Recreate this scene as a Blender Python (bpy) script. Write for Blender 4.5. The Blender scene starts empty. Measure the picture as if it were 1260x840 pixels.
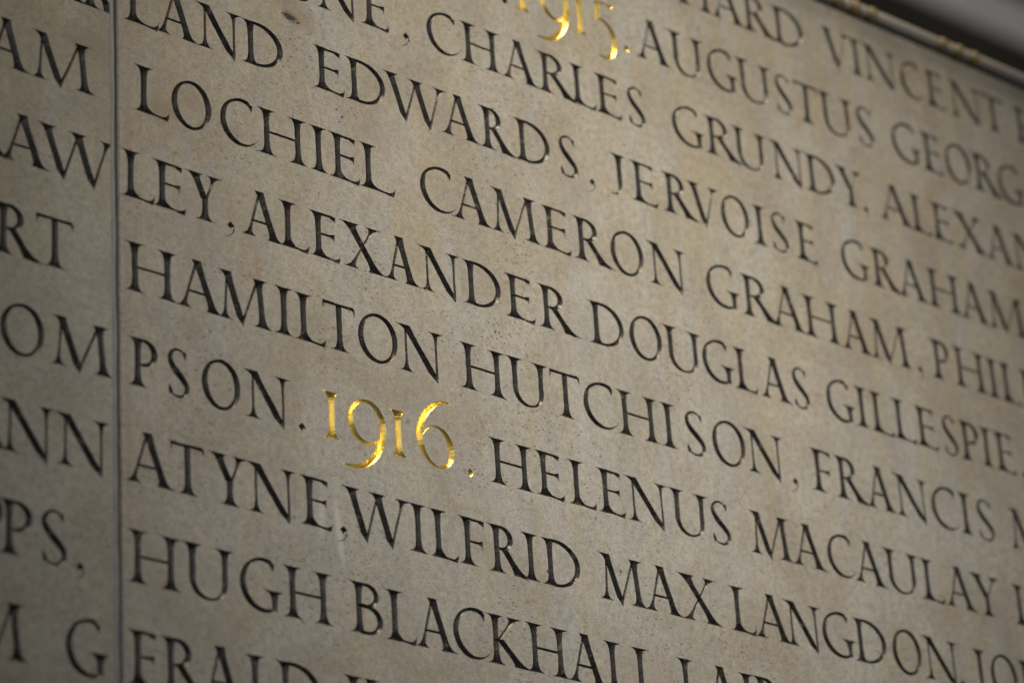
import bpy, math, random
import numpy as np
from mathutils import Vector, Matrix, noise
from mathutils.geometry import delaunay_2d_cdt

sc = bpy.context.scene
CAP = 0.04            # height of a capital, metres; the inscription is laid out in these units
Z0 = 2.6              # height of the first baseline above the floor

# ------------------------------------------------------------------ camera
R3 = Matrix(((0.75736736, -0.06085642, 0.65014705),
             (-0.23255923, 0.9052253, 0.35564499),
             (-0.61017284, -0.42055161, 0.67143537)))
def P(u, v, w=0.0):    # inscription units (along, up, out of the wall) -> world metres
    return Vector((u * CAP, -w * CAP, v * CAP + Z0))
cam_d = bpy.data.cameras.new('camera')
cam = bpy.data.objects.new('camera', cam_d)
sc.collection.objects.link(cam)
A = Matrix(((1, 0, 0), (0, 0, -1), (0, 1, 0)))
rot = A @ R3.transposed()
cam.matrix_world = Matrix.Translation(P(-29.480764, -37.079054, 43.057935)) @ rot.to_4x4()
cam_d.sensor_width = 36.0
cam_d.lens = 3870.784 / 1260 * 36.0
cam_d.clip_start = 0.05
cam_d.clip_end = 200
cam_d.dof.use_dof = True
cam_d.dof.focus_distance = 62.6 * CAP
cam_d.dof.aperture_fstop = 3.9
sc.camera = cam

# ------------------------------------------------------------------ light
world = bpy.data.worlds.new('World')
sc.world = world
world.use_nodes = True
bg = world.node_tree.nodes['Background']
bg.inputs['Color'].default_value = (0.62, 0.68, 0.80, 1)
bg.inputs['Strength'].default_value = 0.085

def lamp(name, kind, loc, aim, energy, color, **kw):
    d = bpy.data.lights.new(name, kind)
    d.energy = energy
    d.color = color
    for k, v in kw.items():
        setattr(d, k, v)
    o = bpy.data.objects.new(name, d)
    sc.collection.objects.link(o)
    o.location = loc
    o.rotation_euler = (Vector(aim) - Vector(loc)).to_track_quat('-Z', 'Y').to_euler()
    return o
# high window, nearly in line with the face of the wall
lamp('window_light', 'AREA', P(2.5, 68, 15), P(12, -9, 0), 72, (1.0, 0.84, 0.60), shape='RECTANGLE', size=0.8, size_y=0.45)
# broad soft fill added on the left so the cut walls shine
lamp('side_light', 'AREA', P(-92, 34, 62), P(12, -9, 0), 19, (1.0, 0.96, 0.90), size=2.2)
# added main spot: its soft falloff imitates lens vignetting on the inscription
lamp('vignette_spot', 'SPOT', P(22, 25, 90), P(13.7, -8.2, 0), 735, (1.0, 0.935, 0.81),
     spot_size=math.radians(19.8), spot_blend=1.0, shadow_soft_size=0.35)
lamp('beam_fill', 'AREA', (8.5, 3.6, 7.6), (8.5, 6.0, 8.5), 30, (0.97, 0.97, 1.0), size=1.5)  # added lamp out of view that brightens the beam

sc.view_settings.view_transform = 'Standard'
sc.view_settings.look = 'None'
sc.view_settings.exposure = 0.0
sc.view_settings.gamma = 1.0
sc.render.engine = 'CYCLES'
sc.cycles.max_bounces = 6

random.seed(7)

# ------------------------------------------------------------------ materials
class NT:
    def __init__(s, name):
        s.m = bpy.data.materials.new(name)
        s.m.use_nodes = True
        s.t = s.m.node_tree
        s.b = s.t.nodes['Principled BSDF']
        s.out = s.t.nodes['Material Output']
        s.co = s.n('ShaderNodeTexCoord').outputs['Object']
    def n(s, kind, **kw):
        x = s.t.nodes.new(kind)
        for k, v in kw.items():
            setattr(x, k, v)
        return x
    def link(s, a, b):
        s.t.links.new(a, b)
    def mapping(s, scale=(1, 1, 1), rot=(0, 0, 0), loc=(0, 0, 0), src=None):
        x = s.n('ShaderNodeMapping')
        x.inputs['Scale'].default_value = scale
        x.inputs['Rotation'].default_value = rot
        x.inputs['Location'].default_value = loc
        s.link(src or s.co, x.inputs['Vector'])
        return x.outputs[0]
    def noise(s, vec, scale, detail=4, rough=0.55, dist=0.0):
        x = s.n('ShaderNodeTexNoise')
        x.inputs['Scale'].default_value = scale
        x.inputs['Detail'].default_value = detail
        x.inputs['Roughness'].default_value = rough
        x.inputs['Distortion'].default_value = dist
        s.link(vec, x.inputs['Vector'])
        return x.outputs['Fac']
    def ramp(s, fac, stops):
        x = s.n('ShaderNodeValToRGB')
        e = x.color_ramp.elements
        while len(e) < len(stops):
            e.new(0.5)
        for i, (p, c) in enumerate(stops):
            e[i].position = p
            e[i].color = c if isinstance(c, tuple) else (c, c, c, 1)
        s.link(fac, x.inputs['Fac'])
        return x.outputs['Color']
    def mix(s, fac, a, b, mode='MIX'):
        x = s.n('ShaderNodeMix', data_type='RGBA', blend_type=mode)
        for inp, val in ((x.inputs[0], fac), (x.inputs[6], a), (x.inputs[7], b)):
            if isinstance(val, (int, float)):
                inp.default_value = val
            elif isinstance(val, tuple):
                inp.default_value = val
            else:
                s.link(val, inp)
        return x.outputs[2]
    def math(s, op, a, b=0.0, c=0.0):
        x = s.n('ShaderNodeMath', operation=op)
        for i, val in enumerate((a, b, c)):
            if isinstance(val, (int, float)):
                x.inputs[i].default_value = val
            else:
                s.link(val, x.inputs[i])
        return x.outputs[0]
    def bump(s, h, strength, dist, prev=None):
        x = s.n('ShaderNodeBump')
        x.inputs['Strength'].default_value = strength
        x.inputs['Distance'].default_value = dist
        s.link(h, x.inputs['Height'])
        if prev is not None:
            s.link(prev, x.inputs['Normal'])
        return x.outputs[0]
    def spot(s, u, v, ru, rv, ang=0.0, wob=0.35, soft=0.35):
        """soft-edged irregular blotch with its centre at (u, v) on the wall"""
        mp = s.n('ShaderNodeMapping', vector_type='TEXTURE')
        mp.inputs['Location'].default_value = (u * CAP, 0, v * CAP)
        mp.inputs['Rotation'].default_value = (0, ang, 0)
        mp.inputs['Scale'].default_value = (ru * CAP, 1000, rv * CAP)
        s.link(s.co, mp.inputs['Vector'])
        ln = s.n('ShaderNodeVectorMath', operation='LENGTH')
        s.link(mp.outputs[0], ln.inputs[0])
        d = s.math('ADD', ln.outputs['Value'], s.math('MULTIPLY', s.math('SUBTRACT', s.noise(s.co, 60, 4), 0.5), wob * 3))
        return s.ramp(d, [(max(0, 1 - soft * 2), 1.0), (1.0, 0.0)])

def rgb(r, g, b):
    return (r, g, b, 1)

def stone_shader(s, blotches=(), seed=0.0, tint=None):
    co = s.mapping(loc=(seed, seed, seed)) if seed else s.co
    # large drifting tone: warmer towards the top, greyer towards the bottom
    big = s.noise(co, 2.6, 3, 0.5)
    mid = s.noise(s.mapping((1.0, 1, 0.55)), 16, 5, 0.6, 0.4)
    streak = s.noise(s.mapping((2.2, 1, 0.16), loc=(3, 0, 1)), 22, 4, 0.6)
    fine = s.noise(co, 260, 6, 0.7)
    sep = s.n('ShaderNodeSeparateXYZ')
    s.link(s.co, sep.inputs[0])
    height = s.math('ADD', s.math('MULTIPLY', sep.outputs[2], 1.0 / CAP), s.math('MULTIPLY', s.math('SUBTRACT', big, 0.5), 22.0))
    warm = s.n('ShaderNodeMapRange')
    for i_, v_ in enumerate((0,)):
        s.link(height, warm.inputs['Value'])
    warm.inputs['From Min'].default_value = -16.0
    warm.inputs['From Max'].default_value = -5.0
    c = s.mix(warm.outputs[0], rgb(0.312, 0.304, 0.282), rgb(0.345, 0.297, 0.208))
    c = s.mix(s.ramp(mid, [(0.35, 0.0), (0.7, 0.75)]), c, rgb(0.40, 0.372, 0.315))
    cloud = s.noise(s.mapping((1.0, 1, 0.7), loc=(11, 3, 5)), 34, 6, 0.7, 0.8)
    c = s.mix(s.ramp(cloud, [(0.50, 0.0), (0.62, 0.6)]), c, rgb(0.27, 0.272, 0.268))
    c = s.mix(s.ramp(cloud, [(0.34, 0.55), (0.46, 0.0)]), c, rgb(0.44, 0.405, 0.34))
    c = s.mix(s.ramp(streak, [(0.48, 0.0), (0.66, 0.7)]), c, rgb(0.325, 0.335, 0.345))
    c = s.mix(s.ramp(streak, [(0.30, 0.42), (0.45, 0.0)]), c, rgb(0.33, 0.265, 0.16))
    drift = s.noise(s.mapping((1.0, 1, 0.8), loc=(21, 1, 2)), 8.5, 4, 0.6, 1.2)
    c = s.mix(s.ramp(drift, [(0.50, 0.0), (0.64, 0.60)]), c, rgb(0.27, 0.235, 0.18))
    c = s.mix(s.ramp(drift, [(0.36, 0.55), (0.48, 0.0)]), c, rgb(0.40, 0.395, 0.375))
    # mottling of the limestone
    mot = s.noise(s.mapping((1, 1, 1), loc=(7, 2, 4)), 150, 6, 0.75)
    c = s.mix(s.ramp(mot, [(0.40, 0.42), (0.53, 0.0)]), c, rgb(0.18, 0.15, 0.115))
    c = s.mix(s.ramp(mot, [(0.55, 0.0), (0.7, 0.3)]), c, rgb(0.48, 0.44, 0.37))
    c = s.mix(s.math('MULTIPLY', s.ramp(fine, [(0.35, 1.0), (0.6, 0.0)]), 0.30), c, rgb(0.15, 0.13, 0.105))
    grain = s.noise(s.mapping((0.8, 1, 1.1)), 620, 3, 0.8)
    c = s.mix(s.ramp(grain, [(0.40, 0.38), (0.55, 0.0)]), c, rgb(0.14, 0.12, 0.095))
    c = s.mix(s.ramp(grain, [(0.56, 0.0), (0.70, 0.35)]), c, rgb(0.52, 0.48, 0.41))
    # dark pores and flecks, gathered in patches
    patch = s.ramp(s.noise(co, 9, 2), [(0.42, 0.15), (0.62, 1.0)])
    vo = s.n('ShaderNodeTexVoronoi')
    vo.inputs['Scale'].default_value = 290
    vo.inputs['Randomness'].default_value = 1.0
    s.link(s.mapping((0.62, 1, 1.0), rot=(0, 0.45, 0), src=co), vo.inputs['Vector'])
    pore = s.ramp(vo.outputs['Distance'], [(0.16, 1.0), (0.34, 0.0)])
    pick = s.n('ShaderNodeSeparateColor')
    s.link(vo.outputs['Color'], pick.inputs[0])
    pore = s.math('MULTIPLY', pore, s.ramp(pick.outputs[0], [(0.25, 0.0), (0.75, 1.0)]))
    pore = s.math('MULTIPLY', pore, patch)
    c = s.mix(s.math('MULTIPLY', pore, 0.62), c, rgb(0.09, 0.075, 0.06))
    vo2 = s.n('ShaderNodeTexVoronoi')
    vo2.inputs['Scale'].default_value = 70
    s.link(s.mapping((1.0, 1, 0.8), src=co), vo2.inputs['Vector'])
    pk2 = s.n('ShaderNodeSeparateColor')
    s.link(vo2.outputs['Color'], pk2.inputs[0])
    pit = s.math('MULTIPLY', s.ramp(s.math('ADD', vo2.outputs['Distance'], s.math('MULTIPLY', fine, 0.16)), [(0.13, 1.0), (0.24, 0.0)]),
                 s.ramp(pk2.outputs[0], [(0.6, 0.0), (0.8, 1.0)]))
    c = s.mix(s.math('MULTIPLY', pit, 0.45), c, rgb(0.16, 0.13, 0.10))
    if tint:
        c = s.mix(1.0, c, tint, 'MULTIPLY')
    for (args, col, k) in blotches:
        c = s.mix(s.math('MULTIPLY', s.spot(*args), k), c, col)
    s.link(c, s.b.inputs['Base Color'])
    s.link(s.ramp(mid, [(0.3, 0.5), (0.7, 0.62)]), s.b.inputs['Roughness'])
    s.b.inputs['Specular IOR Level'].default_value = 0.4
    h1 = s.bump(s.noise(co, 30, 4, 0.6), 0.25, 0.0012)
    h2 = s.bump(s.noise(co, 330, 5, 0.7), 0.35, 0.0004, h1)
    h3 = s.bump(s.math('MULTIPLY', s.math('MAXIMUM', pore, pit), -1.0), 0.6, 0.0005, h2)
    sc_ = s.noise(s.mapping((6, 1, 0.7), rot=(0, 0.35, 0)), 120, 3, 0.5)
    h4 = s.bump(sc_, 0.12, 0.0003, h3)
    s.link(h4, s.b.inputs['Normal'])
    return s.m

M = {}
M['stone'] = stone_shader(NT('carved_limestone'), [
    ((4.3, -4.05, 1.05, 0.42, 0.5), rgb(0.20, 0.155, 0.11), 0.6),
    ((4.2, -4.3, 0.30, 0.16, 0.4), rgb(0.09, 0.07, 0.055), 0.85),
    ((1.05, -7.4, 0.55, 0.40), rgb(0.20, 0.15, 0.10), 0.6),
    ((1.75, -7.0, 0.30, 0.30), rgb(0.22, 0.165, 0.11), 0.5),
    ((2.75, -7.35, 0.30, 0.22), rgb(0.19, 0.16, 0.15), 0.45),
    ((0.25, -8.2, 0.12, 1.1), rgb(0.23, 0.165, 0.10), 0.45),
    ((3.2, -10.2, 0.10, 0.7), rgb(0.26, 0.15, 0.09), 0.45),
    ((11.2, -2.9, 0.5, 0.35), rgb(0.22, 0.17, 0.12), 0.5),
    ((1.6, -12.0, 0.35, 0.35), rgb(0.20, 0.17, 0.15), 0.5),
    ((5.1, -14.1, 0.14, 0.12), rgb(0.22, 0.19, 0.17), 0.6),
    ((12.7, -16.9, 1.4, 0.9), rgb(0.27, 0.22, 0.18), 0.45),
    ((4.55, -15.0, 0.14, 0.75, 0.1), rgb(0.46, 0.44, 0.40), 0.55),
    ((4.95, -15.3, 0.10, 0.9, -0.1), rgb(0.47, 0.45, 0.41), 0.6),
    ((4.62, -5.9, 0.012, 0.30, -0.28, 0.02), rgb(0.55, 0.46, 0.30), 0.8),
    ((4.86, -6.5, 0.012, 0.36, -0.12, 0.02), rgb(0.55, 0.46, 0.30), 0.8),
    ((0.20, -13.0, 0.12, 5.0, 0.0), rgb(0.22, 0.19, 0.14), 0.4),
    ((8.6, -13.6, 0.5, 0.5), rgb(0.27, 0.23, 0.20), 0.3),
    ((23.0, -15.2, 0.25, 1.4), rgb(0.30, 0.24, 0.16), 0.45),
    ((24.2, -13.5, 0.4, 1.6), rgb(0.24, 0.215, 0.17), 0.4),
    ((16.6, -9.1, 0.5, 0.25), rgb(0.22, 0.18, 0.13), 0.4),
    ((17.0, -11.0, 0.6, 0.3), rgb(0.26, 0.20, 0.14), 0.4)])
M['stone_left'] = stone_shader(NT('carved_limestone_left'), [
    ((-0.5, -6.6, 0.8, 0.5), rgb(0.20, 0.16, 0.115), 0.5),
    ((-0.3, -11.4, 0.55, 0.7), rgb(0.20, 0.175, 0.16), 0.35)], 3.7, rgb(0.93, 0.95, 0.93))

def paint_mat():
    s = NT('black_letter_paint')
    co = s.co
    wear = s.noise(co, 75, 5, 0.7)
    grain = s.noise(s.mapping((1, 1, 3.5)), 380, 4, 0.6)
    k = s.math('ADD', wear, s.math('MULTIPLY', grain, 0.22))
    mask = s.ramp(k, [(0.70, 0.0), (0.80, 1.0)])
    c = s.mix(mask, rgb(0.009, 0.009, 0.010), rgb(0.19, 0.165, 0.13))
    # brown mottling that paints the tone of lit walls into the cut
    lit_mottle = s.ramp(s.noise(co, 210, 5, 0.75), [(0.42, 0.0), (0.75, 0.6)])
    c = s.mix(lit_mottle, c, rgb(0.095, 0.080, 0.060))
    s.link(c, s.b.inputs['Base Color'])
    s.link(s.math('ADD', s.math('MULTIPLY', mask, 0.25), 0.36), s.b.inputs['Roughness'])
    s.b.inputs['Specular IOR Level'].default_value = 0.5
    h = s.bump(s.noise(s.mapping((1, 1, 4.0)), 300, 3, 0.6), 0.35, 0.0003)
    s.link(h, s.b.inputs['Normal'])
    return s.m
M['paint'] = paint_mat()

def gold_mat(name='gold_leaf', rough=0.33):
    s = NT(name)
    co = s.co
    n = s.noise(co, 120, 4, 0.6)
    s.link(s.mix(n, rgb(0.78, 0.58, 0.12), rgb(0.95, 0.75, 0.24)), s.b.inputs['Base Color'])
    s.b.inputs['Metallic'].default_value = 1.0
    s.link(s.math('ADD', s.math('MULTIPLY', n, 0.16), rough - 0.08), s.b.inputs['Roughness'])
    h = s.bump(s.noise(s.mapping((1, 1, 2.2), rot=(0, 0.5, 0)), 150, 3, 0.55), 0.28, 0.0004)
    s.link(h, s.b.inputs['Normal'])
    return s.m
M['gold'] = gold_mat()

def plain(name, col, rough=0.7, scale=40, var=0.35, bump=0.3):
    s = NT(name)
    n = s.noise(s.co, scale, 5, 0.65)
    dark = tuple(x * (1 - var) for x in col) + (1,)
    s.link(s.mix(n, dark, tuple(col) + (1,)), s.b.inputs['Base Color'])
    s.b.inputs['Roughness'].default_value = rough
    s.link(s.bump(s.noise(s.co, scale * 4, 4, 0.6), bump, 0.0008), s.b.inputs['Normal'])
    return s.m
M['mortar'] = plain('pointing_mortar', (0.32, 0.33, 0.355), 0.8, 45, 0.6)
M['gap'] = plain('dark_joint', (0.13, 0.118, 0.10), 0.9, 60)  # dark grey-brown base for the joint gap and the pits
M['moulding'] = plain('moulding_stone', (0.36, 0.33, 0.29), 0.6, 30)
M['moulding_gold'] = plain('tarnished_gilding', (0.28, 0.205, 0.10), 0.45, 60, 0.5)
M['ceiling'] = plain('dark_soffit', (0.045, 0.038, 0.03), 0.9, 3)  # dark brown base colour
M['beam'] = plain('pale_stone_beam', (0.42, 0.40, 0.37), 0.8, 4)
M['far_wall'] = plain('dark_far_wall', (0.030, 0.026, 0.020), 0.95, 1.5)  # very dark brown base, slightly varied
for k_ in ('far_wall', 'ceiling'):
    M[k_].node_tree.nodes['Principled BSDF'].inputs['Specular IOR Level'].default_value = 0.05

# ------------------------------------------------------------------ letterforms (cap height = 1)
TH, TN = 0.071, 0.032          # half widths of a thick and of a thin stroke

def lerp(a, b, t):
    return a + (b - a) * t

def stem(x0, x1, h, y0=0.0, y1=1.0, bl=0.0, br=0.0, tl=0.0, tr=0.0, flare=1.0):
    """upright or slanting stroke from (x0, y0) to (x1, y1); bl br tl tr are serif lengths"""
    L = y1 - y0
    sl = math.hypot(L, x1 - x0) / L
    ds = [0.0, 0.014, 0.028, 0.045, 0.07, 0.10, 0.15, 0.21, 0.28]
    ys = [y0 + d for d in ds if d < L * 0.48] + [y1 - d for d in reversed(ds) if d < L * 0.48]
    n = 6
    a, b = y0 + min(0.28, L * 0.48), y1 - min(0.28, L * 0.48)
    k = len(ys) // 2
    ys = ys[:k] + [lerp(a, b, (i + 1) / (n + 1)) for i in range(n) if b > a] + ys[k:]
    def ext(d, E):
        e = 0.046 * flare * max(0.0, 1 - d / 0.30) ** 2
        return e + (E * math.exp(-max(0.0, d - 0.008) / 0.030) if E else 0.0)
    quads = []
    def row(y):
        t = (y - y0) / L
        x = lerp(x0, x1, t)
        hh = (h - 0.004 * math.sin(math.pi * t)) * sl
        l = hh + ext(y - y0, bl) * (1 if bl or br else 0) + ext(y1 - y, tl) * (1 if tl or tr else 0)
        r = hh + ext(y - y0, br) * (1 if bl or br else 0) + ext(y1 - y, tr) * (1 if tl or tr else 0)
        return (x - l, y), (x + r, y)
    rows = [row(y) for y in ys]
    for (l0, r0), (l1, r1) in zip(rows, rows[1:]):
        quads.append([l0, r0, r1, l1])
    # cupped terminals
    if bl or br:
        pass
    return quads

def stroke(pts, hw):
    """curved stroke along pts with a half width at each point"""
    out = []
    n = len(pts)
    off = []
    for i in range(n):
        a = pts[max(0, i - 1)]
        b = pts[min(n - 1, i + 1)]
        dx, dy = b[0] - a[0], b[1] - a[1]
        d = math.hypot(dx, dy) or 1e-9
        nx, ny = -dy / d, dx / d
        h = max(hw[i], 0.004)
        off.append(((pts[i][0] + nx * h, pts[i][1] + ny * h), (pts[i][0] - nx * h, pts[i][1] - ny * h)))
    for (l0, r0), (l1, r1) in zip(off, off[1:]):
        out.append([r0, r1, l1, l0])
    return out

def arc(cx, cy, rx, ry, a0, a1, n=None, thick=TH, thin=TN, stress=15, power=1.5):
    n = n or max(6, int(abs(a1 - a0) / 7))
    pts, hw = [], []
    for i in range(n + 1):
        a = math.radians(lerp(a0, a1, i / n))
        pts.append((cx + rx * math.cos(a), cy + ry * math.sin(a)))
        k = abs(math.cos(a - math.radians(stress))) ** power
        hw.append(lerp(thin, thick, k))
    return pts, hw

def slant(x0, x1, h, tl, tr, yc=0.10):
    """thick diagonal from the top, cut off just above its lower point"""
    return stem(lerp(x0, x1, yc), x1, h, yc, 1.0, 0, 0, tl, tr, flare=0.4)

def point(x0, x1, h, xr, xp, yc=0.10, yp=-0.09):
    x = lerp(x0, x1, yc)
    hh = h * math.hypot(1.0, x1 - x0)
    return [[(x - hh, yc + 0.001), (lerp(x - hh, xp, 0.5) + 0.006, yc * 0.5 + yp * 0.5), (xp, yp), (max(xr, x + hh), yc + 0.001), (x, yc + 0.03)]]

def tri(*p):
    return [list(p)]

def catmull(ctrl, n=6):
    """ctrl = [(x, y, halfwidth)...] -> smooth points and half widths"""
    out = []
    c = [ctrl[0]] + list(ctrl) + [ctrl[-1]]
    for i in range(1, len(c) - 2):
        p0, p1, p2, p3 = c[i - 1], c[i], c[i + 1], c[i + 2]
        for j in range(n):
            t = j / n
            out.append(tuple(0.5 * (2 * p1[k] + (p2[k] - p0[k]) * t + (2 * p0[k] - 5 * p1[k] + 4 * p2[k] - p3[k]) * t * t
                                    + (-p0[k] + 3 * p1[k] - 3 * p2[k] + p3[k]) * t ** 3) for k in range(3)))
    out.append(tuple(ctrl[-1]))
    return [(p[0], p[1]) for p in out], [p[2] for p in out]

TD = 0.080                      # half width of a thick diagonal
S1 = 0.122                      # usual serif length

def foot_arm(w, up=0.15, x0=0.0):
    """base arm of E and L: sweeps out of the foot of the stem and turns up to a point"""
    return [[(0.0, 0.0), (w * 0.22, 0.004), (w * 0.5, -0.002), (w * 0.78, -0.020), (w - 0.03, -0.034), (w - 0.005, 0.03), (w + 0.006, 0.10), (w + 0.016, up),
             (w - 0.022, up - 0.08), (w - 0.065, 0.070), (w * 0.78, 0.040), (w * 0.55, 0.040), (w * 0.36, 0.060), (0.15, 0.095), (0.10, 0.14), (0.072, 0.20), (0.0, 0.21)]]

def top_arm(x0, w, drop=0.14):
    pts, hw = catmull([(x0, 0.966, 0.032), (w * 0.55, 0.965, 0.028), (w - 0.07, 0.960, 0.032)], 4)
    return stroke(pts, hw) + tri((w - 0.17, 0.945), (w - 0.025, 0.865), (w + 0.012, 0.978), (w - 0.13, 0.992)) + \
        tri((w - 0.045, 0.925), (w - 0.002, 0.982 - drop), (w + 0.010, 0.972))

def mid_arm(w, y=0.53):
    pts, hw = catmull([(0.0, y, 0.026), (w - 0.08, y, 0.026)], 4)
    return stroke(pts, hw) + tri((w - 0.14, y - 0.016), (w - 0.03, y - 0.06), (w - 0.002, y - 0.14), (w + 0.012, y + 0.065), (w - 0.13, y + 0.022))

def beak_top(x, y, s=1.0):
    """hanging terminal at the upper end of C, G and S"""
    return tri((x - 0.10 * s, y + 0.034), (x - 0.085 * s, y - 0.018), (x - 0.012, y - 0.125 * s), (x + 0.010, y - 0.035), (x + 0.014, y + 0.045))

def g_A(w):
    ax = w * 0.44
    q = stem(0, ax + 0.005, TN * 1.05, 0, 0.985, S1 * 0.8, S1 * 0.9)
    q += stem(w, ax + 0.012, TD, 0, 1.02, S1 * 0.55, S1 * 1.25, 0.012, 0, flare=0.6)
    y = 0.35
    l, r = lerp(0, ax, y), lerp(w, ax, y)
    q += stroke([(l, y), ((l + r) / 2, y), (r, y)], [0.027] * 3)
    return q
def bowl(x0, w, y0, y1, stress=8, h=TH, cxk=0.22):
    cy, ry = (y0 + y1) / 2, (y1 - y0) / 2 - TN
    cx = x0 + (w - x0) * cxk
    rx = w - h - cx
    pts, hw = arc(cx, cy, rx, ry, 90, -90, thick=h, stress=stress)
    return pts, hw
def g_B(w):
    q = stem(0, 0, TH, 0, 1, S1, 0, S1, 0)
    p, h = bowl(0.0, w * 0.86, 0.52, 1.0, h=TH * 0.85, cxk=0.35)
    q += stroke([(0, p[0][1])] + p + [(0, p[-1][1])], [TN] + h + [TN])
    p, h = bowl(0.0, w, -0.01, 0.565, h=TH * 0.95, cxk=0.35)
    q += stroke([(0.05, p[0][1])] + p + [(0, p[-1][1])], [TN] + h + [0.04])
    return q
def g_C(w):
    rx = w * 0.60
    pts, hw = arc(rx + TH * 0.9, 0.5, rx, 0.49, 52, 318, stress=20)
    pts = [(w - 0.02, 0.885)] + [p for p in pts if not (p[0] > w - 0.06 and p[1] > 0.5)]
    hw = hw[len(hw) - len(pts) + 1:]
    hw = [0.024] + hw
    # lower end tapers to an upturned point
    n = len(pts)
    for i in range(n - 9, n):
        hw[i] = min(hw[i], lerp(0.036, 0.005, (i - (n - 9)) / 8))
    pts.append((max(pts[-1][0] + 0.05, w + 0.0), pts[-1][1] + 0.075)); hw.append(0.004)
    return stroke(pts, hw) + beak_top(w + 0.0, 0.905)
def g_D(w):
    q = stem(0, 0, TH, 0, 1, S1, 0, S1, 0)
    q += tri((0.03, 0.0), (0.30, 0.0), (0.12, 0.07), (0.055, 0.16))
    p, h = bowl(0.0, w, -0.005, 1.005, stress=12, h=TH, cxk=0.16)
    q += stroke([(0, p[0][1])] + p + [(0, p[-1][1] + 0.008)], [TN] + h + [0.030])
    return q
def g_E(w):
    return stem(0, 0, TH, 0, 1, S1, 0, S1, 0) + foot_arm(w, 0.17) + top_arm(0, w * 0.84) + mid_arm(w * 0.76)
def g_F(w):
    return stem(0, 0, TH, 0, 1, S1, S1 * 1.2, S1, 0) + top_arm(0, w, 0.18) + mid_arm(w * 0.88, 0.50)
def g_G(w):
    rx = (w + 0.02) * 0.60
    pts, hw = arc(rx + TH * 0.9, 0.5, rx, 0.49, 50, 300, stress=20)
    pts = [(w - 0.04, 0.885)] + [p for p in pts if not (p[0] > w - 0.08 and p[1] > 0.5)]
    hw = [0.024] + hw[len(hw) - len(pts) + 1:]
    pts += [(w - 0.02, 0.06)]; hw += [0.024]
    q = stroke(pts, hw) + beak_top(w - 0.01, 0.905)
    q += stem(w, w, TH * 0.92, 0.035, 0.43, 0, 0, S1 * 1.3, S1 * 0.8)
    return q
def g_H(w):
    return stem(0, 0, TH, 0, 1, S1, S1, S1, S1) + stem(w, w, TH, 0, 1, S1, S1, S1, S1) + \
        stroke([(0, 0.505), (w / 2, 0.505), (w, 0.505)], [0.027] * 3)
def g_I(w):
    return stem(0, 0, TH, 0, 1, S1, S1, S1, S1)
def g_J(w):
    pts, hw = catmull([(0, 0.40, TH), (0.0, 0.25, TH * 0.9), (-0.035, 0.10, TH * 0.62), (-0.12, 0.0, 0.024), (-0.24, -0.01, 0.015), (-0.36, 0.05, 0.004)], 6)
    return stem(0, 0, TH, 0.38, 1, 0, 0, S1 * 1.3, S1) + stroke(pts, hw)
def g_K(w):
    q = stem(0, 0, TH, 0, 1, S1, S1, S1, S1)
    q += stem(0.04, w * 0.78, TN, 0.46, 1.0, 0, 0, S1, S1)
    q += stem(w, 0.10, TH, 0, 0.52, S1 * 0.4, S1 * 1.5, 0, 0)
    return q
def g_L(w):
    return stem(0, 0, TH, 0, 1, S1, 0, S1, S1) + foot_arm(w, 0.19)
def g_M(w):
    a, m, b = w * 0.07, w * 0.47, w * 0.90
    q = stem(0, a, TN, 0, 0.98, S1 * 0.8, S1)
    q += slant(m - 0.03, a - 0.005, TD, S1 * 1.1, 0)
    q += stem(m - 0.015, b - 0.02, TN, 0.0, 0.99)
    q += stem(w, b, TH, 0, 1.0, S1, S1, 0.02, S1)
    q += point(m - 0.03, a - 0.005, TD, m + 0.045, m + 0.008)
    return q
def g_N(w):
    q = stem(0, 0, TN, 0, 0.98, S1, S1)
    q += slant(w - 0.05, 0.0, TD, S1 * 1.2, 0)
    q += stem(w, w, TN, 0.0, 1.0, 0, 0, S1, S1)
    q += point(w - 0.05, 0.0, TD, w + TN, w + 0.014)
    return q
def g_O(w):
    p, h = arc(w / 2, 0.5, w / 2 - TH, 0.495, 0, 190, stress=17)
    p2, h2 = arc(w / 2, 0.5, w / 2 - TH, 0.495, 180, 370, stress=17)
    return stroke(p, h) + stroke(p2, h2)
def g_P(w):
    q = stem(0, 0, TH, 0, 1, S1, S1, S1, 0)
    p, h = bowl(0.0, w, 0.43, 1.0, h=TH, cxk=0.25)
    q += stroke([(0, p[0][1])] + p + [(0.02, p[-1][1] + 0.01)], [TN] + h + [0.008])
    return q
def g_R(w):
    bw = max(0.40, w * 0.74)
    q = stem(0, 0, TH, 0, 1, S1, S1, S1, 0)
    p, h = bowl(0.0, bw, 0.475, 1.0, h=TH, cxk=0.25)
    q += stroke([(0, p[0][1])] + p + [(0.05, p[-1][1])], [TN] + h + [0.020])
    q += stem(w, bw * 0.42, TD * 0.95, 0.0, 0.52, 0.01, S1 * 1.6, 0, 0, flare=1.3)
    q += tri((w + 0.02, 0.03), (w - 0.02, 0.0), (w + 0.24, -0.045), (w + 0.10, 0.012))
    return q
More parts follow.
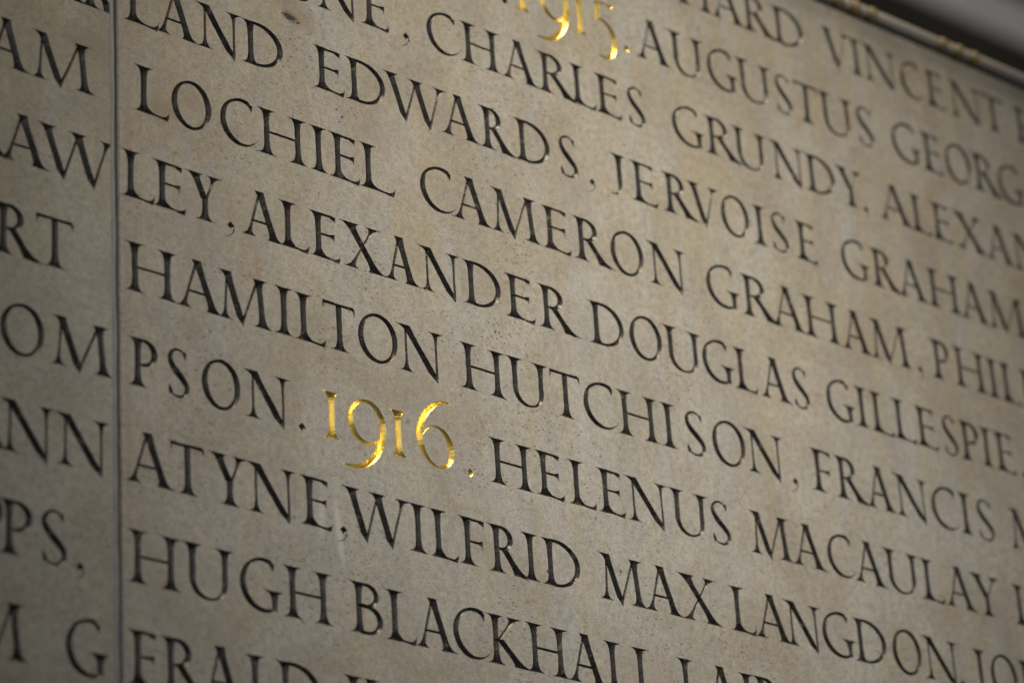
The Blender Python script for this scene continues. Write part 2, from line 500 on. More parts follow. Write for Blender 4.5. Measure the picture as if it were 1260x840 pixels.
def g_S(w):
    pts, hw = catmull([(w * 0.80, 0.905, 0.018), (w * 0.60, 0.975, 0.024), (w * 0.36, 0.965, 0.030), (w * 0.16, 0.86, 0.048), (w * 0.13, 0.73, 0.060),
                       (w * 0.30, 0.58, TH * 1.05), (w * 0.62, 0.42, TH * 1.05), (w * 0.86, 0.27, 0.062), (w * 0.86, 0.13, 0.050), (w * 0.66, 0.025, 0.030),
                       (w * 0.38, 0.008, 0.023), (w * 0.12, 0.06, 0.020)], 5)
    x = w * 0.86
    q = stroke(pts, hw)
    q += tri((x - 0.085, 0.955), (x - 0.075, 0.895), (x - 0.006, 0.775), (x + 0.012, 0.87), (x + 0.008, 0.955))
    x = w * 0.06
    q += tri((x + 0.085, 0.035), (x + 0.085, 0.10), (x + 0.004, 0.245), (x - 0.014, 0.12), (x + 0.008, 0.022))
    return q
def g_T(w):
    q = stem(w / 2, w / 2, TH, 0, 0.97, S1, S1)
    q += stroke([(0.03, 0.968), (w / 2, 0.965), (w - 0.03, 0.968)], [0.036, 0.030, 0.036])
    q += tri((0.11, 0.95), (0.10, 0.99), (0.0, 1.015), (-0.005, 0.94), (-0.012, 0.80), (0.045, 0.92))
    q += tri((w - 0.11, 0.95), (w - 0.045, 0.92), (w + 0.005, 0.80), (w + 0.012, 0.93), (w - 0.005, 0.985), (w - 0.12, 0.985))
    return q
def g_U(w):
    q = stem(0, 0, TH, 0.40, 1, 0, 0, S1 * 1.2, S1)
    q += stem(w, w, TH * 0.92, 0.40, 1, 0, 0, S1 * 1.2, S1 * 0.9)
    p, h = catmull([(0, 0.42, TH), (0.004, 0.28, TH * 0.96), (w * 0.12, 0.11, TH * 0.8), (w * 0.34, 0.012, 0.038), (w * 0.57, 0.0, 0.024),
                    (w * 0.80, 0.055, 0.028), (w * 0.95, 0.18, TH * 0.75), (w, 0.34, TH * 0.9), (w, 0.42, TH * 0.92)], 5)
    return q + stroke(p, h)
def g_V(w):
    m = w * 0.52
    q = slant(m - 0.02, 0, TD, S1, S1)
    q += stem(m + 0.01, w, TN, 0.0, 1, 0, 0, S1, S1)
    return q + point(m - 0.02, 0, TD, m + 0.075, m + 0.016)
def g_W(w):
    a, m, b = w * 0.27, w * 0.50, w * 0.755
    q = slant(a - 0.02, 0, TD, S1, S1) + stem(a + 0.01, m + 0.02, TN, 0.0, 0.95)
    q += slant(b - 0.02, m, TD, S1, S1) + stem(b + 0.01, w, TN, 0.0, 1, 0, 0, S1, S1)
    for x, t in ((a, 0), (b, m)):
        q += point(x - 0.02, t, TD, x + 0.075, x + 0.016)
    return q
def g_X(w):
    return stem(w, -0.02, TD, 0, 1, S1 * 0.7, S1, S1, S1) + stem(0, w * 0.92, TN, 0, 1, S1, S1, S1, S1)
def g_Y(w):
    m = w * 0.52
    q = stem(m, m, TH, 0, 0.52, S1, S1)
    q += stem(m - 0.005, 0, TD, 0.46, 1, 0, 0, S1, S1, flare=0.4)
    return q + stem(m + 0.03, w, TN, 0.46, 1, 0, 0, S1, S1)
def g_stop(w):
    r = 0.095
    return [[(0.0, 0.075 - r), (r, 0.075), (0.0, 0.075 + r), (-r, 0.075)]]
def g_comma(w):
    r = 0.092
    p, h = catmull([(0.062, 0.03, 0.012), (0.065, -0.03, 0.016), (0.01, -0.12, 0.012), (-0.13, -0.20, 0.004)], 5)
    return [[(0.0, 0.065 - r), (r, 0.065), (0.0, 0.065 + r), (-r, 0.065)]] + stroke(p, h)
def g_1(w):
    return stem(0, 0, 0.072, 0, 1.0, 0.09, 0.09, 0.12, 0.07)
def g_9(w):
    p, h = arc(w / 2, 0.555, w / 2 - 0.06, 0.455, 20, 300, thick=0.072, stress=20)
    q = stroke(p, h)
    p, h = catmull([(w * 0.62, 0.995, 0.026), (w * 0.80, 0.90, 0.045), (w * 0.92, 0.72, 0.066), (w * 0.945, 0.48, 0.078), (w * 0.88, 0.18, 0.082), (w * 0.70, -0.12, 0.078),
                    (w * 0.44, -0.35, 0.060), (w * 0.10, -0.465, 0.036), (-0.24, -0.45, 0.006)], 6)
    q += stroke(p, h)
    p, h = catmull([(w * 0.62, 0.14, 0.024), (w * 0.78, 0.20, 0.026), (w * 0.9, 0.34, 0.024)], 4)
    return q + stroke(p, h)
def g_6(w):
    p, h = catmull([(w * 1.04, 1.44, 0.006), (w * 0.84, 1.475, 0.026), (w * 0.56, 1.38, 0.046), (w * 0.30, 1.16, 0.068), (w * 0.12, 0.86, 0.080), (w * 0.075, 0.54, 0.078),
                    (w * 0.20, 0.22, 0.060), (w * 0.42, 0.03, 0.032), (w * 0.60, 0.01, 0.026), (w * 0.80, 0.10, 0.045), (w * 0.925, 0.32, 0.074),
                    (w * 0.90, 0.58, 0.072), (w * 0.76, 0.80, 0.052), (w * 0.56, 0.885, 0.026), (w * 0.34, 0.84, 0.020), (w * 0.16, 0.66, 0.016)], 6)
    return stroke(p, h)
def g_5(w):
    q = stem(0, 0.02, 0.070, 0.52, 1.0)
    q += stroke([(0, 0.965), (w * 0.5, 0.965), (w * 0.95, 0.985)], [0.03, 0.03, 0.03])
    q += tri((w * 0.75, 0.96), (w * 0.93, 0.90), (w * 1.05, 1.06), (w * 0.9, 1.01))
    p, h = catmull([(-0.03, 0.52, 0.02), (0.14, 0.55, 0.030), (w * 0.66, 0.44, 0.055), (w * 0.93, 0.16, 0.078), (w * 0.80, -0.16, 0.072), (w * 0.38, -0.37, 0.045),
                    (-0.08, -0.33, 0.006)], 6)
    return q + stroke(p, h)
GLYPH = {'.': g_stop, '.g': g_stop, ',': g_comma, '1': g_1, '9': g_9, '6': g_6, '5': g_5}
for _c in 'ABCDEFGHIJKLMNOPRSTUVWXY':
    GLYPH[_c] = globals()['g_' + _c]

# ------------------------------------------------------------------ carving
SLOPE = 1.12                    # steepness of the V-cut walls

def cdt(pts, edges=(), faces=(), kind=0, eps=1e-6):
    r = delaunay_2d_cdt([Vector(p) for p in pts], list(edges), list(faces), kind, eps, True)
    return r   # verts, edges, faces, orig_verts, orig_edges, orig_faces

def boundary(faces, inside):
    cnt = {}
    for f, ins in zip(faces, inside):
        if not ins:
            continue
        n = len(f)
        for i in range(n):
            a, b = f[i], f[(i + 1) % n]
            cnt[(a, b)] = cnt.get((a, b), 0) + 1
    return [e for e in cnt if (e[1], e[0]) not in cnt]

def outline(ch, w):
    """merge the strokes of one letter and return its outline points and edges"""
    polys = GLYPH[ch](w)
    pts, faces, segs = [], [], []
    parts = []
    for p in polys:
        if len(p) == 4:
            parts += [[p[0], p[1], p[2]], [p[0], p[2], p[3]]]
        else:
            parts.append(p)
    for p in parts:
        area = sum(p[i][0] * p[(i + 1) % len(p)][1] - p[(i + 1) % len(p)][0] * p[i][1] for i in range(len(p)))
        if abs(area) < 1e-7:
            continue
        k = len(pts)
        pts += p
        faces.append(p)
        segs += [(k + i, k + (i + 1) % len(p)) for i in range(len(p))]
    V, E, F, ov, oe, of = cdt(pts, segs, (), 0, 1e-4)
    Vn = np.array([(v[0], v[1]) for v in V])
    c = Vn[np.array([list(f) for f in F])].mean(1)
    ins = np.zeros(len(F), bool)
    for p in faces:
        q = np.array(p)
        r = np.roll(q, -1, 0)
        cr = (q[None, :, 1] > c[:, None, 1]) != (r[None, :, 1] > c[:, None, 1])
        den = (r[:, 1] - q[:, 1])[None]
        den = np.where(np.abs(den) < 1e-12, 1e-12, den)
        xi = q[None, :, 0] + (c[:, None, 1] - q[None, :, 1]) * (r - q)[None, :, 0] / den
        ins |= ((cr & (xi > c[:, None, 0])).sum(1) % 2) == 1
    ed = boundary(F, list(ins))
    # drop tiny edges, split long ones
    idx, P2, E2 = {}, [], []
    def vid(i):
        if i not in idx:
            idx[i] = len(P2)
            P2.append((V[i][0], V[i][1]))
        return idx[i]
    for a, b in ed:
        A_, B_ = V[a], V[b]
        L = math.hypot(A_[0] - B_[0], A_[1] - B_[1])
        n = max(1, int(math.ceil(L / 0.042)))
        prev = vid(a)
        for i in range(1, n):
            P2.append((lerp(A_[0], B_[0], i / n), lerp(A_[1], B_[1], i / n)))
            E2.append((prev, len(P2) - 1))
            prev = len(P2) - 1
        E2.append((prev, vid(b)))
    return P2, E2

def seg_dist(q, a, b):
    """distance from each point of q to the nearest of the segments a-b"""
    d = b - a
    L = (d * d).sum(1) + 1e-18
    t = (((q[:, None, :] - a[None]) * d[None]).sum(2) / L[None]).clip(0, 1)
    c = a[None] + t[..., None] * d[None]
    return np.sqrt(((q[:, None, :] - c) ** 2).sum(2)).min(1)

def odd_inside(V, F, con):
    """even-odd test of every triangle centre against the outline"""
    P_ = np.array([(v[0], v[1]) for v in V])
    T = np.array([list(f) for f in F])
    c = P_[T].mean(1) + np.array([1.3e-7, 2.1e-7])
    e = np.array(list(con))
    a, b = P_[e[:, 0]], P_[e[:, 1]]
    cr = (a[None, :, 1] > c[:, None, 1]) != (b[None, :, 1] > c[:, None, 1])
    den = (b[:, 1] - a[:, 1])[None] + 1e-18
    xi = a[None, :, 0] + (c[:, None, 1] - a[None, :, 1]) * (b - a)[None, :, 0] / den
    return list(((cr & (xi > c[:, None, 0])).sum(1) % 2) == 1)

def constrained(E, oe):
    return {(min(e), max(e)) for e, o in zip(E, oe) if len(o)}

def carve(pts, edges, slope=SLOPE):
    """V-cut groove under an outline: vertices (u, v, w) and triangles; also the flat triangles of the opening"""
    # frame so that the flood starts outside
    xs = [p[0] for p in pts]; ys = [p[1] for p in pts]
    fr = [(min(xs) - .3, min(ys) - .3), (max(xs) + .3, min(ys) - .3), (max(xs) + .3, max(ys) + .3), (min(xs) - .3, max(ys) + .3)]
    V, E, F, ov, oe, of = cdt(list(pts) + fr, edges, (), 0, 1e-6)
    con = constrained(E, oe)
    fl = odd_inside(V, F, con)
    flat = [f for f, k in zip(F, fl) if k]
    Vn = np.array([(v[0], v[1]) for v in V])
    a = np.array([Vn[e[0]] for e in con]); b = np.array([Vn[e[1]] for e in con])
    T = np.array(flat)
    A_, B_, C_ = Vn[T[:, 0]], Vn[T[:, 1]], Vn[T[:, 2]]
    D = 2 * (A_[:, 0] * (B_[:, 1] - C_[:, 1]) + B_[:, 0] * (C_[:, 1] - A_[:, 1]) + C_[:, 0] * (A_[:, 1] - B_[:, 1]))
    D[np.abs(D) < 1e-12] = 1e-12
    a2, b2, c2 = (A_ ** 2).sum(1), (B_ ** 2).sum(1), (C_ ** 2).sum(1)
    cx = (a2 * (B_[:, 1] - C_[:, 1]) + b2 * (C_[:, 1] - A_[:, 1]) + c2 * (A_[:, 1] - B_[:, 1])) / D
    cy = (a2 * (C_[:, 0] - B_[:, 0]) + b2 * (A_[:, 0] - C_[:, 0]) + c2 * (B_[:, 0] - A_[:, 0])) / D
    cc = np.stack([cx, cy], 1)
    Rr = np.sqrt(((cc - A_) ** 2).sum(1))
    ok = Rr < 0.25
    cc, Rr = cc[ok], Rr[ok]
    d = seg_dist(cc, a, b)
    ok = (d > 0.7 * Rr) & (d > 0.004)
    cc, d = cc[ok], d[ok]
    keep, seen = [], set()
    for i in np.argsort(-d):
        k = (round(cc[i, 0] / 0.014), round(cc[i, 1] / 0.014))
        if any((k[0] + dx, k[1] + dy) in seen for dx in (-1, 0, 1) for dy in (-1, 0, 1)) and k in seen:
            continue
        if k in seen:
            continue
        seen.add(k)
        keep.append(i)
    cc = cc[keep]
    n0 = len(V)
    V3, E3, F3, ov, oe, of = cdt([(v[0], v[1]) for v in V] + [tuple(c) for c in cc], list(con), (), 0, 1e-6)
    con3 = constrained(E3, oe)
    fl = odd_inside(V3, F3, con3)
    F3 = [f for f, k in zip(F3, fl) if k]
    Vn3 = np.array([(v[0], v[1]) for v in V3])
    z = -seg_dist(Vn3, a, b) * slope
    onb = {i for e in con3 for i in e}
    for i in onb:
        z[i] = 0.0
    used = sorted({i for f in F3 for i in f})
    mp = {o: i for i, o in enumerate(used)}
    verts = [(Vn3[i, 0], Vn3[i, 1], z[i]) for i in used]
    tris = [tuple(mp[i] for i in f) for f in F3]
    usedf = sorted({i for f in flat for i in f})
    mf = {o: i for i, o in enumerate(usedf)}
    fv = [(Vn[i, 0], Vn[i, 1]) for i in usedf]
    ft = [[mf[i] for i in f] for f in flat]
    be = [(mf[i], mf[j]) for i, j in con if i in mf and j in mf]
    return verts, tris, fv, be

def wob(u, v, amp=0.006):
    a = noise.noise_vector(Vector((u * 3.1, v * 3.1, 0.3))) * amp + noise.noise_vector(Vector((u * 13, v * 13, 5.3))) * amp * 0.45 + noise.noise_vector(Vector((u * 37, v * 37, 9.1))) * amp * 0.45
    return a.x, a.y

def mesh_obj(name, verts, faces, mat, parent=None, loc=None, props=None):
    me = bpy.data.meshes.new(name)
    me.from_pydata(verts, [], faces)
    me.materials.append(mat)
    me.update()
    o = bpy.data.objects.new(name, me)
    sc.collection.objects.link(o)
    if parent:
        o.parent = parent
    if loc is not None:
        o.location = loc
    for k, v in (props or {}).items():
        o[k] = v
    return o

def wall_xyz(u, v, w):          # local coordinates of things whose origin is P(0, 0, 0)
    return (u * CAP, -w * CAP, v * CAP)

ROWS = {
    0: (-0.020, 1.000, [('H', 15.67, 0.70), ('A', 16.71, 0.71), ('R', 17.79, 0.67), ('D', 18.78, 0.83), ('V', 20.44, 0.67), ('I', 21.44, 0.00), ('N', 21.87, 0.82), ('C', 23.01, 0.68), ('E', 24.10, 0.48), ('N', 24.96, 0.85), ('T', 25.98, 0.86), ('F', 27.43, 0.68)]),
    1: (-1.955, 1.045, [('.', 10.10, 0.00), ('1', 10.63, 0.00), ('9', 11.15, 0.82), ('1', 12.31, 0.00), ('5', 12.85, 0.50), ('.g', 13.68, 0.00), ('A', 14.14, 0.70), ('U', 15.23, 0.69), ('G', 16.22, 0.79), ('U', 17.36, 0.74), ('S', 18.44, 0.52), ('T', 19.06, 0.79), ('U', 20.10, 0.75), ('S', 21.18, 0.57), ('G', 22.38, 0.84), ('E', 23.65, 0.51), ('O', 24.29, 0.95), ('R', 25.50, 0.63), ('G', 26.24, 0.79)]),
    2: (-3.799, 0.980, [('O', 4.12, 0.81), ('N', 5.11, 0.74), ('E', 6.29, 0.52), (',', 7.26, 0.00), ('C', 7.83, 0.77), ('H', 8.96, 0.68), ('A', 10.04, 0.67), ('R', 11.13, 0.68), ('L', 12.06, 0.53), ('E', 12.80, 0.56), ('S', 13.56, 0.51), ('G', 14.91, 0.82), ('R', 16.14, 0.69), ('U', 17.01, 0.70), ('N', 18.21, 0.75), ('D', 19.36, 0.78), ('Y', 20.37, 0.58), (',', 21.14, 0.00), ('A', 21.77, 0.79), ('L', 22.93, 0.50), ('E', 23.67, 0.50), ('X', 24.49, 0.74), ('A', 25.55, 0.69), ('N', 26.60, 0.99)]),
    3: (-5.719, 0.990, [('A', -1.47, 0.58), ('R', -0.57, 0.46), ('L', 0.41, 0.59), ('A', 1.09, 0.63), ('N', 2.10, 0.70), ('D', 3.21, 0.80), ('E', 4.98, 0.56), ('D', 5.81, 0.81), ('W', 6.77, 1.32), ('A', 8.25, 0.66), ('R', 9.35, 0.54), ('D', 10.32, 0.78), ('S', 11.37, 0.52), (',', 12.29, 0.00), ('J', 13.12, 0.00), ('E', 13.67, 0.56), ('R', 14.61, 0.62), ('V', 15.35, 0.65), ('O', 16.19, 0.89), ('I', 17.41, 0.00), ('S', 17.79, 0.54), ('E', 18.76, 0.48), ('G', 20.06, 0.77), ('R', 21.27, 0.58), ('A', 22.10, 0.67), ('H', 23.20, 0.74), ('A', 24.28, 0.67), ('M', 25.30, 1.04)]),
    4: (-7.639, 1.010, [('A', -2.71, 0.58), ('M', -1.71, 1.02), ('L', 0.63, 0.58), ('O', 1.27, 0.94), ('C', 2.42, 0.77), ('H', 3.54, 0.76), ('I', 4.82, 0.00), ('E', 5.30, 0.54), ('L', 6.07, 0.67), ('C', 7.42, 0.82), ('A', 8.42, 0.68), ('M', 9.47, 0.98), ('E', 10.93, 0.58), ('R', 11.82, 0.65), ('O', 12.66, 0.97), ('N', 13.96, 0.77), ('G', 15.51, 0.83), ('R', 16.80, 0.71), ('A', 17.66, 0.72), ('H', 18.75, 0.76), ('A', 19.91, 0.64), ('M', 20.88, 1.01), (',', 22.37, 0.00), ('P', 23.00, 0.44), ('H', 23.79, 0.72), ('I', 24.97, 0.00), ('L', 25.44, 0.48), ('I', 26.17, 0.00)]),
    5: (-9.543, 0.990, [('R', -3.00, 0.43), ('A', -2.39, 0.69), ('W', -1.55, 1.36), ('L', 0.31, 0.53), ('E', 1.02, 0.54), ('Y', 1.76, 0.48), (',', 2.61, 0.00), ('A', 3.03, 0.62), ('L', 3.98, 0.50), ('E', 4.73, 0.52), ('X', 5.52, 0.65), ('A', 6.52, 0.54), ('N', 7.48, 0.70), ('D', 8.63, 0.80), ('E', 9.76, 0.58), ('R', 10.67, 0.65), ('D', 12.07, 0.79), ('O', 13.01, 0.95), ('U', 14.22, 0.73), ('G', 15.16, 0.77), ('L', 16.32, 0.48), ('A', 17.05, 0.61), ('S', 17.94, 0.50), ('G', 19.01, 0.74), ('I', 20.15, 0.00), ('L', 20.63, 0.55), ('L', 21.38, 0.55), ('E', 22.14, 0.53), ('S', 22.88, 0.48), ('P', 23.65, 0.48), ('I', 24.38, 0.00), ('E', 24.87, 0.50), (',', 25.66, 0.00)]),
    6: (-11.468, 1.010, [('R', -2.46, 0.58), ('T', -1.76, 0.79), ('H', 0.38, 0.73), ('A', 1.47, 0.69), ('M', 2.42, 0.89), ('I', 3.81, 0.00), ('L', 4.28, 0.53), ('T', 4.77, 0.78), ('O', 5.61, 1.00), ('N', 6.82, 0.77), ('H', 8.43, 0.75), ('U', 9.66, 0.70), ('T', 10.63, 0.81), ('C', 11.53, 0.83), ('H', 12.69, 0.74), ('I', 13.94, 0.00), ('S', 14.43, 0.59), ('O', 15.22, 1.00), ('N', 16.44, 0.78), (',', 17.70, 0.00), ('F', 18.45, 0.42), ('R', 19.22, 0.60), ('A', 20.11, 0.61), ('N', 21.12, 0.76), ('C', 22.15, 0.81), ('I', 23.30, 0.00), ('S', 23.71, 0.56), ('M', 24.98, 1.12)]),
    7: (-13.373, 0.975, [('O', -2.51, 0.93), ('M', -1.29, 0.97), ('P', 0.42, 0.44), ('S', 1.08, 0.48), ('O', 1.84, 0.89), ('N', 3.02, 0.70), ('.', 4.16, 0.00), ('1', 4.88, 0.00), ('9', 5.28, 0.91), ('1', 6.52, 0.00), ('6', 6.98, 0.94), ('.g', 8.31, 0.00), ('H', 9.05, 0.70), ('E', 10.27, 0.53), ('L', 11.15, 0.52), ('E', 11.95, 0.52), ('N', 12.74, 0.80), ('U', 13.98, 0.71), ('S', 14.96, 0.56), ('M', 16.27, 0.91), ('A', 17.52, 0.68), ('C', 18.47, 0.75), ('A', 19.44, 0.67), ('U', 20.48, 0.74), ('L', 21.68, 0.52), ('A', 22.40, 0.68), ('Y', 23.35, 0.64), ('L', 24.81, 0.52)]),
    8: (-15.273, 0.995, [('A', -3.17, 0.64), ('N', -2.29, 0.75), ('N', -1.15, 0.76), ('A', 0.29, 0.69), ('T', 1.12, 0.74), ('Y', 2.16, 0.52), ('N', 3.03, 0.75), ('E', 4.27, 0.52), (',', 5.06, 0.00), ('W', 5.26, 1.27), ('I', 6.89, 0.00), ('L', 7.39, 0.49), ('F', 8.13, 0.44), ('R', 8.88, 0.59), ('I', 9.76, 0.00), ('D', 10.28, 0.80), ('M', 11.76, 0.91), ('A', 12.99, 0.68), ('X', 14.04, 0.74), ('L', 15.49, 0.51), ('A', 16.14, 0.73), ('N', 17.11, 0.73), ('G', 18.04, 0.83), ('D', 19.22, 0.82), ('O', 20.23, 0.94), ('N', 21.43, 0.79), (',', 22.45, 0.00), ('J', 23.12, 0.00), ('O', 23.46, 0.91), ('H', 24.66, 0.82)]),
    9: (-17.192, 1.010, [('P', -2.80, 0.38), ('P', -2.29, 0.47), ('S', -1.64, 0.53), (',', -0.84, 0.00), ('H', 0.37, 0.71), ('U', 1.55, 0.72), ('G', 2.60, 0.78), ('H', 3.80, 0.71), ('B', 5.35, 0.56), ('L', 6.20, 0.51), ('A', 6.85, 0.64), ('C', 7.64, 0.80), ('K', 8.71, 0.64), ('H', 9.71, 0.66), ('A', 10.72, 0.67), ('L', 11.78, 0.51), ('L', 12.53, 0.52), ('L', 13.79, 0.49), ('A', 14.50, 0.63), ('I', 15.55, 0.00), ('R', 15.98, 0.57)]),
    10: (-19.097, 1.020, [('M', -3.01, 0.91), ('G', -1.14, 0.71), ('E', 0.35, 0.45), ('R', 1.05, 0.61), ('A', 1.84, 0.60), ('L', 2.89, 0.49), ('D', 3.57, 0.81), ('K', 5.13, 0.59)]),
}

def chip_outline(cu, cv, ru, rv, ang, seed, n=14):
    rnd = random.Random(seed)
    pts = []
    for i in range(n):
        t = 2 * math.pi * i / n
        r = 1 + rnd.uniform(-0.28, 0.22)
        x, y = ru * r * math.cos(t), rv * r * math.sin(t)
        pts.append((cu + x * math.cos(ang) - y * math.sin(ang), cv + x * math.sin(ang) + y * math.cos(ang)))
    return pts, [(i, (i + 1) % n) for i in range(n)]

cuts = {'left': [], 'right': []}        # (kind, verts, tris, flat verts, flat tris)
for k, (vb, hh, items) in ROWS.items():
    for ch, u, w in items:
        pts, ed = outline(ch, w)
        sx = 1.0
        out = []
        drift = random.uniform(-0.006, 0.006)
        lean = random.uniform(-0.006, 0.006)
        for x, y in pts:
            uu, vv = u + x * sx + lean * y, vb + y * hh + drift
            du, dv = wob(uu, vv)
            out.append((uu + du, vv + dv))
        side = 'left' if u < 0 else 'right'
        if side == 'left':
            out = [(min(a, -0.135), b) for a, b in out]
        kind = 'gilded' if (ch in '1569' or ch == '.g') else 'black'
        cuts[side].append((kind, ch) + carve(out, ed))
for (cu, cv, ru, rv, ang, sd) in [(4.20, -4.32, 0.20, 0.075, -0.15, 1), (4.42, -4.38, 0.06, 0.03, 0.3, 9), (5.32, -6.08, 0.035, 0.022, 0.3, 2), (5.45, -6.22, 0.045, 0.026, 0.6, 3),
                                  (5.38, -6.35, 0.03, 0.02, 0.1, 4), (9.20, -10.02, 0.022, 0.05, -0.3, 5), (9.31, -10.0, 0.018, 0.04, -0.4, 6),
                                  (9.24, -10.16, 0.02, 0.03, 0.2, 7), (19.2, -17.3, 0.13, 0.05, -0.4, 8), (10.2, -15.0, 0.05, 0.03, 0.9, 11),
                                  (12.2, -14.6, 0.03, 0.05, 0.2, 12), (14.6, -16.9, 0.028, 0.028, 0.2, 13)]:
    pts, ed = chip_outline(cu, cv, ru, rv, ang, sd)
    cuts['right'].append(('pit', 'pit') + carve(pts, ed, 0.8))

def slab(name, side, u0, u1, v0, v1, mat, label):
    pts, ed = [], []
    for c in cuts[side]:
        k = len(pts)
        pts += c[4]
        ed += [(i + k, j + k) for i, j in c[5]]
    k = len(pts)
    # worn arris: the face stops a little inside the edge of the block
    nseg_v = int((v1 - v0) / 0.35)
    nseg_u = int((u1 - u0) / 0.8)
    rim = []
    ch = 0.035
    for i in range(nseg_u):
        rim.append((lerp(u0, u1, i / nseg_u), v0))
    for i in range(nseg_v):
        rim.append((u1, lerp(v0, v1, i / nseg_v)))
    for i in range(nseg_u):
        rim.append((lerp(u1, u0, i / nseg_u), v1))
    for i in range(nseg_v):
        rim.append((u0, lerp(v1, v0, i / nseg_v)))
    inner = []
    for (a, b) in rim:
        e = ch * (0.6 + 0.8 * abs(noise.noise(Vector((a * 2, b * 2, 1.7)))))
        inner.append((min(max(a, u0 + e), u1 - e), min(max(b, v0 + e), v1 - e)))
    pts += inner
    n = len(inner)
    ed += [(k + i, k + (i + 1) % n) for i in range(n)]
    V, E, F, ov, oe, of = cdt(pts, ed, (), 0, 1e-6)
    Vn = np.array([(v[0], v[1]) for v in V])
    cen = Vn[np.array([list(f) for f in F])].mean(1)
    hole = np.zeros(len(F), bool)
    for c in cuts[side]:               # open the face where a letter is cut
        q = np.array(c[4])
        e = np.array(c[5])
        near = np.where((cen[:, 0] > q[:, 0].min()) & (cen[:, 0] < q[:, 0].max()) & (cen[:, 1] > q[:, 1].min()) & (cen[:, 1] < q[:, 1].max()))[0]
        a, b = q[e[:, 0]], q[e[:, 1]]
        p = cen[near]
        cr = (a[None, :, 1] > p[:, None, 1]) != (b[None, :, 1] > p[:, None, 1])
        den = (b[:, 1] - a[:, 1])[None]
        den = np.where(np.abs(den) < 1e-12, 1e-12, den)
        xi = a[None, :, 0] + (p[:, None, 1] - a[None, :, 1]) * (b - a)[None, :, 0] / den
        hole[near] |= ((cr & (xi > p[:, None, 0])).sum(1) % 2) == 1
    keep = [f for f, h in zip(F, hole) if not h]
    verts = [wall_xyz(v[0], v[1], 0.0) for v in V]
    imap = {}
    for i, o in enumerate(ov):
        for j in o:
            imap[j] = i
    tris = [tuple(f) for f in keep]
    m = len(verts)
    verts += [wall_xyz(a, b, -0.03) for a, b in rim] + [wall_xyz(a, b, -1.2) for a, b in rim]
    for i in range(n):
        j = (i + 1) % n
        tris.append((imap[k + i], m + i, m + j, imap[k + j]))
        tris.append((m + i, m + n + i, m + n + j, m + j))
    tris.append(tuple(m + n + i for i in reversed(range(n))))
    o = mesh_obj(name, verts, tris, mat, None, P(0, 0, 0), {'label': label, 'category': 'stone panel', 'group': 'inscribed wall panels'})
    names = {'1': 'numeral', '5': 'numeral', '6': 'numeral', '9': 'numeral', '.': 'full_stop', '.g': 'full_stop', ',': 'comma', 'pit': 'pit'}
    for c in cuts[side]:
        kind, chh, vv, tt = c[0], c[1], c[2], c[3]
        mt = {'gilded': M['gold'], 'black': M['paint'], 'pit': M['gap']}[kind]
        p = mesh_obj(names.get(chh, 'letter'), [wall_xyz(*q) for q in vv], tt, mt, o)
        if kind == 'gilded':
            p['label'] = 'gilded ' + {'.g': 'full stop', '1': 'numeral one', '5': 'numeral five', '6': 'numeral six', '9': 'numeral nine'}[chh]
    return o

slab('stone_panel', 'right', 0.035, 38.0, -25.0, 1.63, M['stone'],
     'large limestone panel with the dates 1915 and 1916 in gold among black names')
slab('stone_panel', 'left', -9.0, -0.13, -25.0, 1.63, M['stone_left'],
     'narrow strip of inscribed limestone panel left of the pale vertical joint')

# ------------------------------------------------------------------ joint between the panels
def joint():
    n = 420
    v, f = [], []
    for i in range(n + 1):
        y = lerp(-25, 1.63, i / n)
        a = noise.noise(Vector((0.3, y * 1.7, 0))) * 0.018 + noise.noise(Vector((0.9, y * 9, 2))) * 0.016
        b = noise.noise(Vector((4.3, y * 1.3, 0))) * 0.02
        prof = [(-0.16, -0.10), (-0.128, -0.022), (-0.110 + a * 0.6, -0.008), (-0.075 + a, 0.002 + b * 0.6), (-0.040 + 1.5 * b, -0.008), (-0.026 + 1.5 * b, -0.04), (-0.018 + 1.5 * b, -0.2)]
        v += [wall_xyz(p[0], y, p[1]) for p in prof]
    m = 7
    for i in range(n):
        for j in range(m - 1):
            k = i * m + j
            f.append((k, k + 1, k + m + 1, k + m))
    o = mesh_obj('mortar_joint', v, f, M['mortar'], None, P(0, 0, 0),
                 {'label': 'thin blue-grey vertical mortar joint between the two inscribed panels', 'category': 'mortar joint'})
    return o
joint()
mesh_obj('joint_filler', [wall_xyz(*p) for p in [(-0.04, -25, -0.075), (0.043, -25, -0.075), (0.043, 1.63, -0.075), (-0.04, 1.63, -0.075)]], [(0, 1, 2, 3)],
         M['gap'], bpy.data.objects['mortar_joint'], None)

# ------------------------------------------------------------------ bead and bar moulding along the top edge
def lathe_u(prof, seg=20, cv=0.0, cw=0.0, u=0.0):
    """turn a profile [(du, radius)...] about an axis running along the wall"""
    v, f = [], []
    for du, r in prof:
        for s in range(seg):
            t = 2 * math.pi * s / seg
            v.append(wall_xyz(u + du, cv + r * math.sin(t), cw + r * math.cos(t)))
    for i in range(len(prof) - 1):
        for s in range(seg):
            a, b = i * seg + s, i * seg + (s + 1) % seg
            f.append((a, a + seg, b + seg, b))
    f.append(tuple(range(seg)))
    f.append(tuple(reversed(range((len(prof) - 1) * seg, len(prof) * seg))))
    return v, f

def extrude_u(prof, u0, u1):
    v = [wall_xyz(u0, a, b) for a, b in prof] + [wall_xyz(u1, a, b) for a, b in prof]
    n = len(prof)
    f = [(i, (i + 1) % n, n + (i + 1) % n, n + i) for i in range(n)]
    f += [tuple(reversed(range(n))), tuple(range(n, 2 * n))]
    return v, f

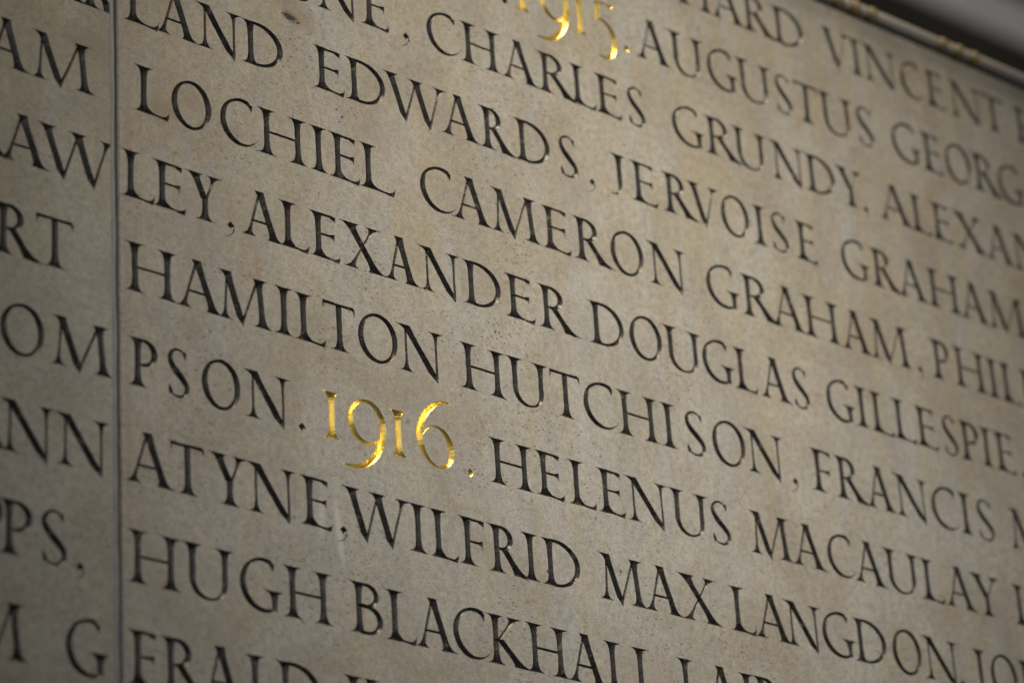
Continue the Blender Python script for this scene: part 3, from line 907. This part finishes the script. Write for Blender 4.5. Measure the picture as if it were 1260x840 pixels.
mould = bpy.data.objects.new('bead_moulding', None)
sc.collection.objects.link(mould)
mould.location = P(0, 0, 0)
mould['label'] = 'bead and bar stone moulding with gilded beads along the top of the panel'
mould['category'] = 'moulding'
v, f = extrude_u([(1.655, -1.2), (1.655, -0.13), (1.70, -0.16), (1.74, -0.16), (1.80, -0.02), (2.02, -0.02), (2.05, -0.08), (2.05, -1.2)], -9, 38)
mesh_obj('fillet', v, f, M['moulding'], mould)
CV, CW = 1.885, 0.02
per = 3.735
def shade(o):
    for p in o.data.polygons:
        p.use_smooth = len(p.vertices) == 4
for i in range(-4, 6):
    c = 25.29 + per * (i - 1)
    if c < 8 or c > 37.5:
        continue
    def add(name, prof, mat, u):
        vv, ff = lathe_u(prof, 20, CV, CW, u)
        shade(mesh_obj(name, vv, ff, mat, mould))
    gold = [(-0.15, 0.09), (-0.13, 0.15), (-0.08, 0.185), (0.0, 0.20), (0.08, 0.185), (0.13, 0.15), (0.15, 0.09)]
    grey = [(-0.15, 0.08), (-0.12, 0.12), (-0.06, 0.15), (0.0, 0.16), (0.06, 0.15), (0.12, 0.12), (0.15, 0.08)]
    for du in (-0.59, 0.0, 0.59):
        add('gilded_bead', gold, M['moulding_gold'], c + du)
    for du in (-0.295, 0.295):
        add('bead', grey, M['moulding'], c + du)
    L = per - 1.18 - 0.30
    bar = [(0.0, 0.10), (0.05, 0.145), (0.12, 0.155), (L - 0.12, 0.155), (L - 0.05, 0.145), (L, 0.10)]
    add('bar', bar, M['moulding'], c + 0.74)

# ------------------------------------------------------------------ what shows above the wall, far out of focus
def box(name, a, b, mat, parent=None, props=None):
    (x0, y0, z0), (x1, y1, z1) = a, b
    v = [(x0, y0, z0), (x1, y0, z0), (x1, y1, z0), (x0, y1, z0), (x0, y0, z1), (x1, y0, z1), (x1, y1, z1), (x0, y1, z1)]
    f = [(0, 3, 2, 1), (4, 5, 6, 7), (0, 1, 5, 4), (1, 2, 6, 5), (2, 3, 7, 6), (3, 0, 4, 7)]
    return mesh_obj(name, v, f, mat, parent, None, props)


Zv = lambda v: v * CAP + Z0
box('far_wall', (-8, 6.012, -1.2), (26, 6.5, Zv(143) - 0.002), M['far_wall'], None, {'kind': 'structure', 'label': 'dark far wall behind the memorial'})
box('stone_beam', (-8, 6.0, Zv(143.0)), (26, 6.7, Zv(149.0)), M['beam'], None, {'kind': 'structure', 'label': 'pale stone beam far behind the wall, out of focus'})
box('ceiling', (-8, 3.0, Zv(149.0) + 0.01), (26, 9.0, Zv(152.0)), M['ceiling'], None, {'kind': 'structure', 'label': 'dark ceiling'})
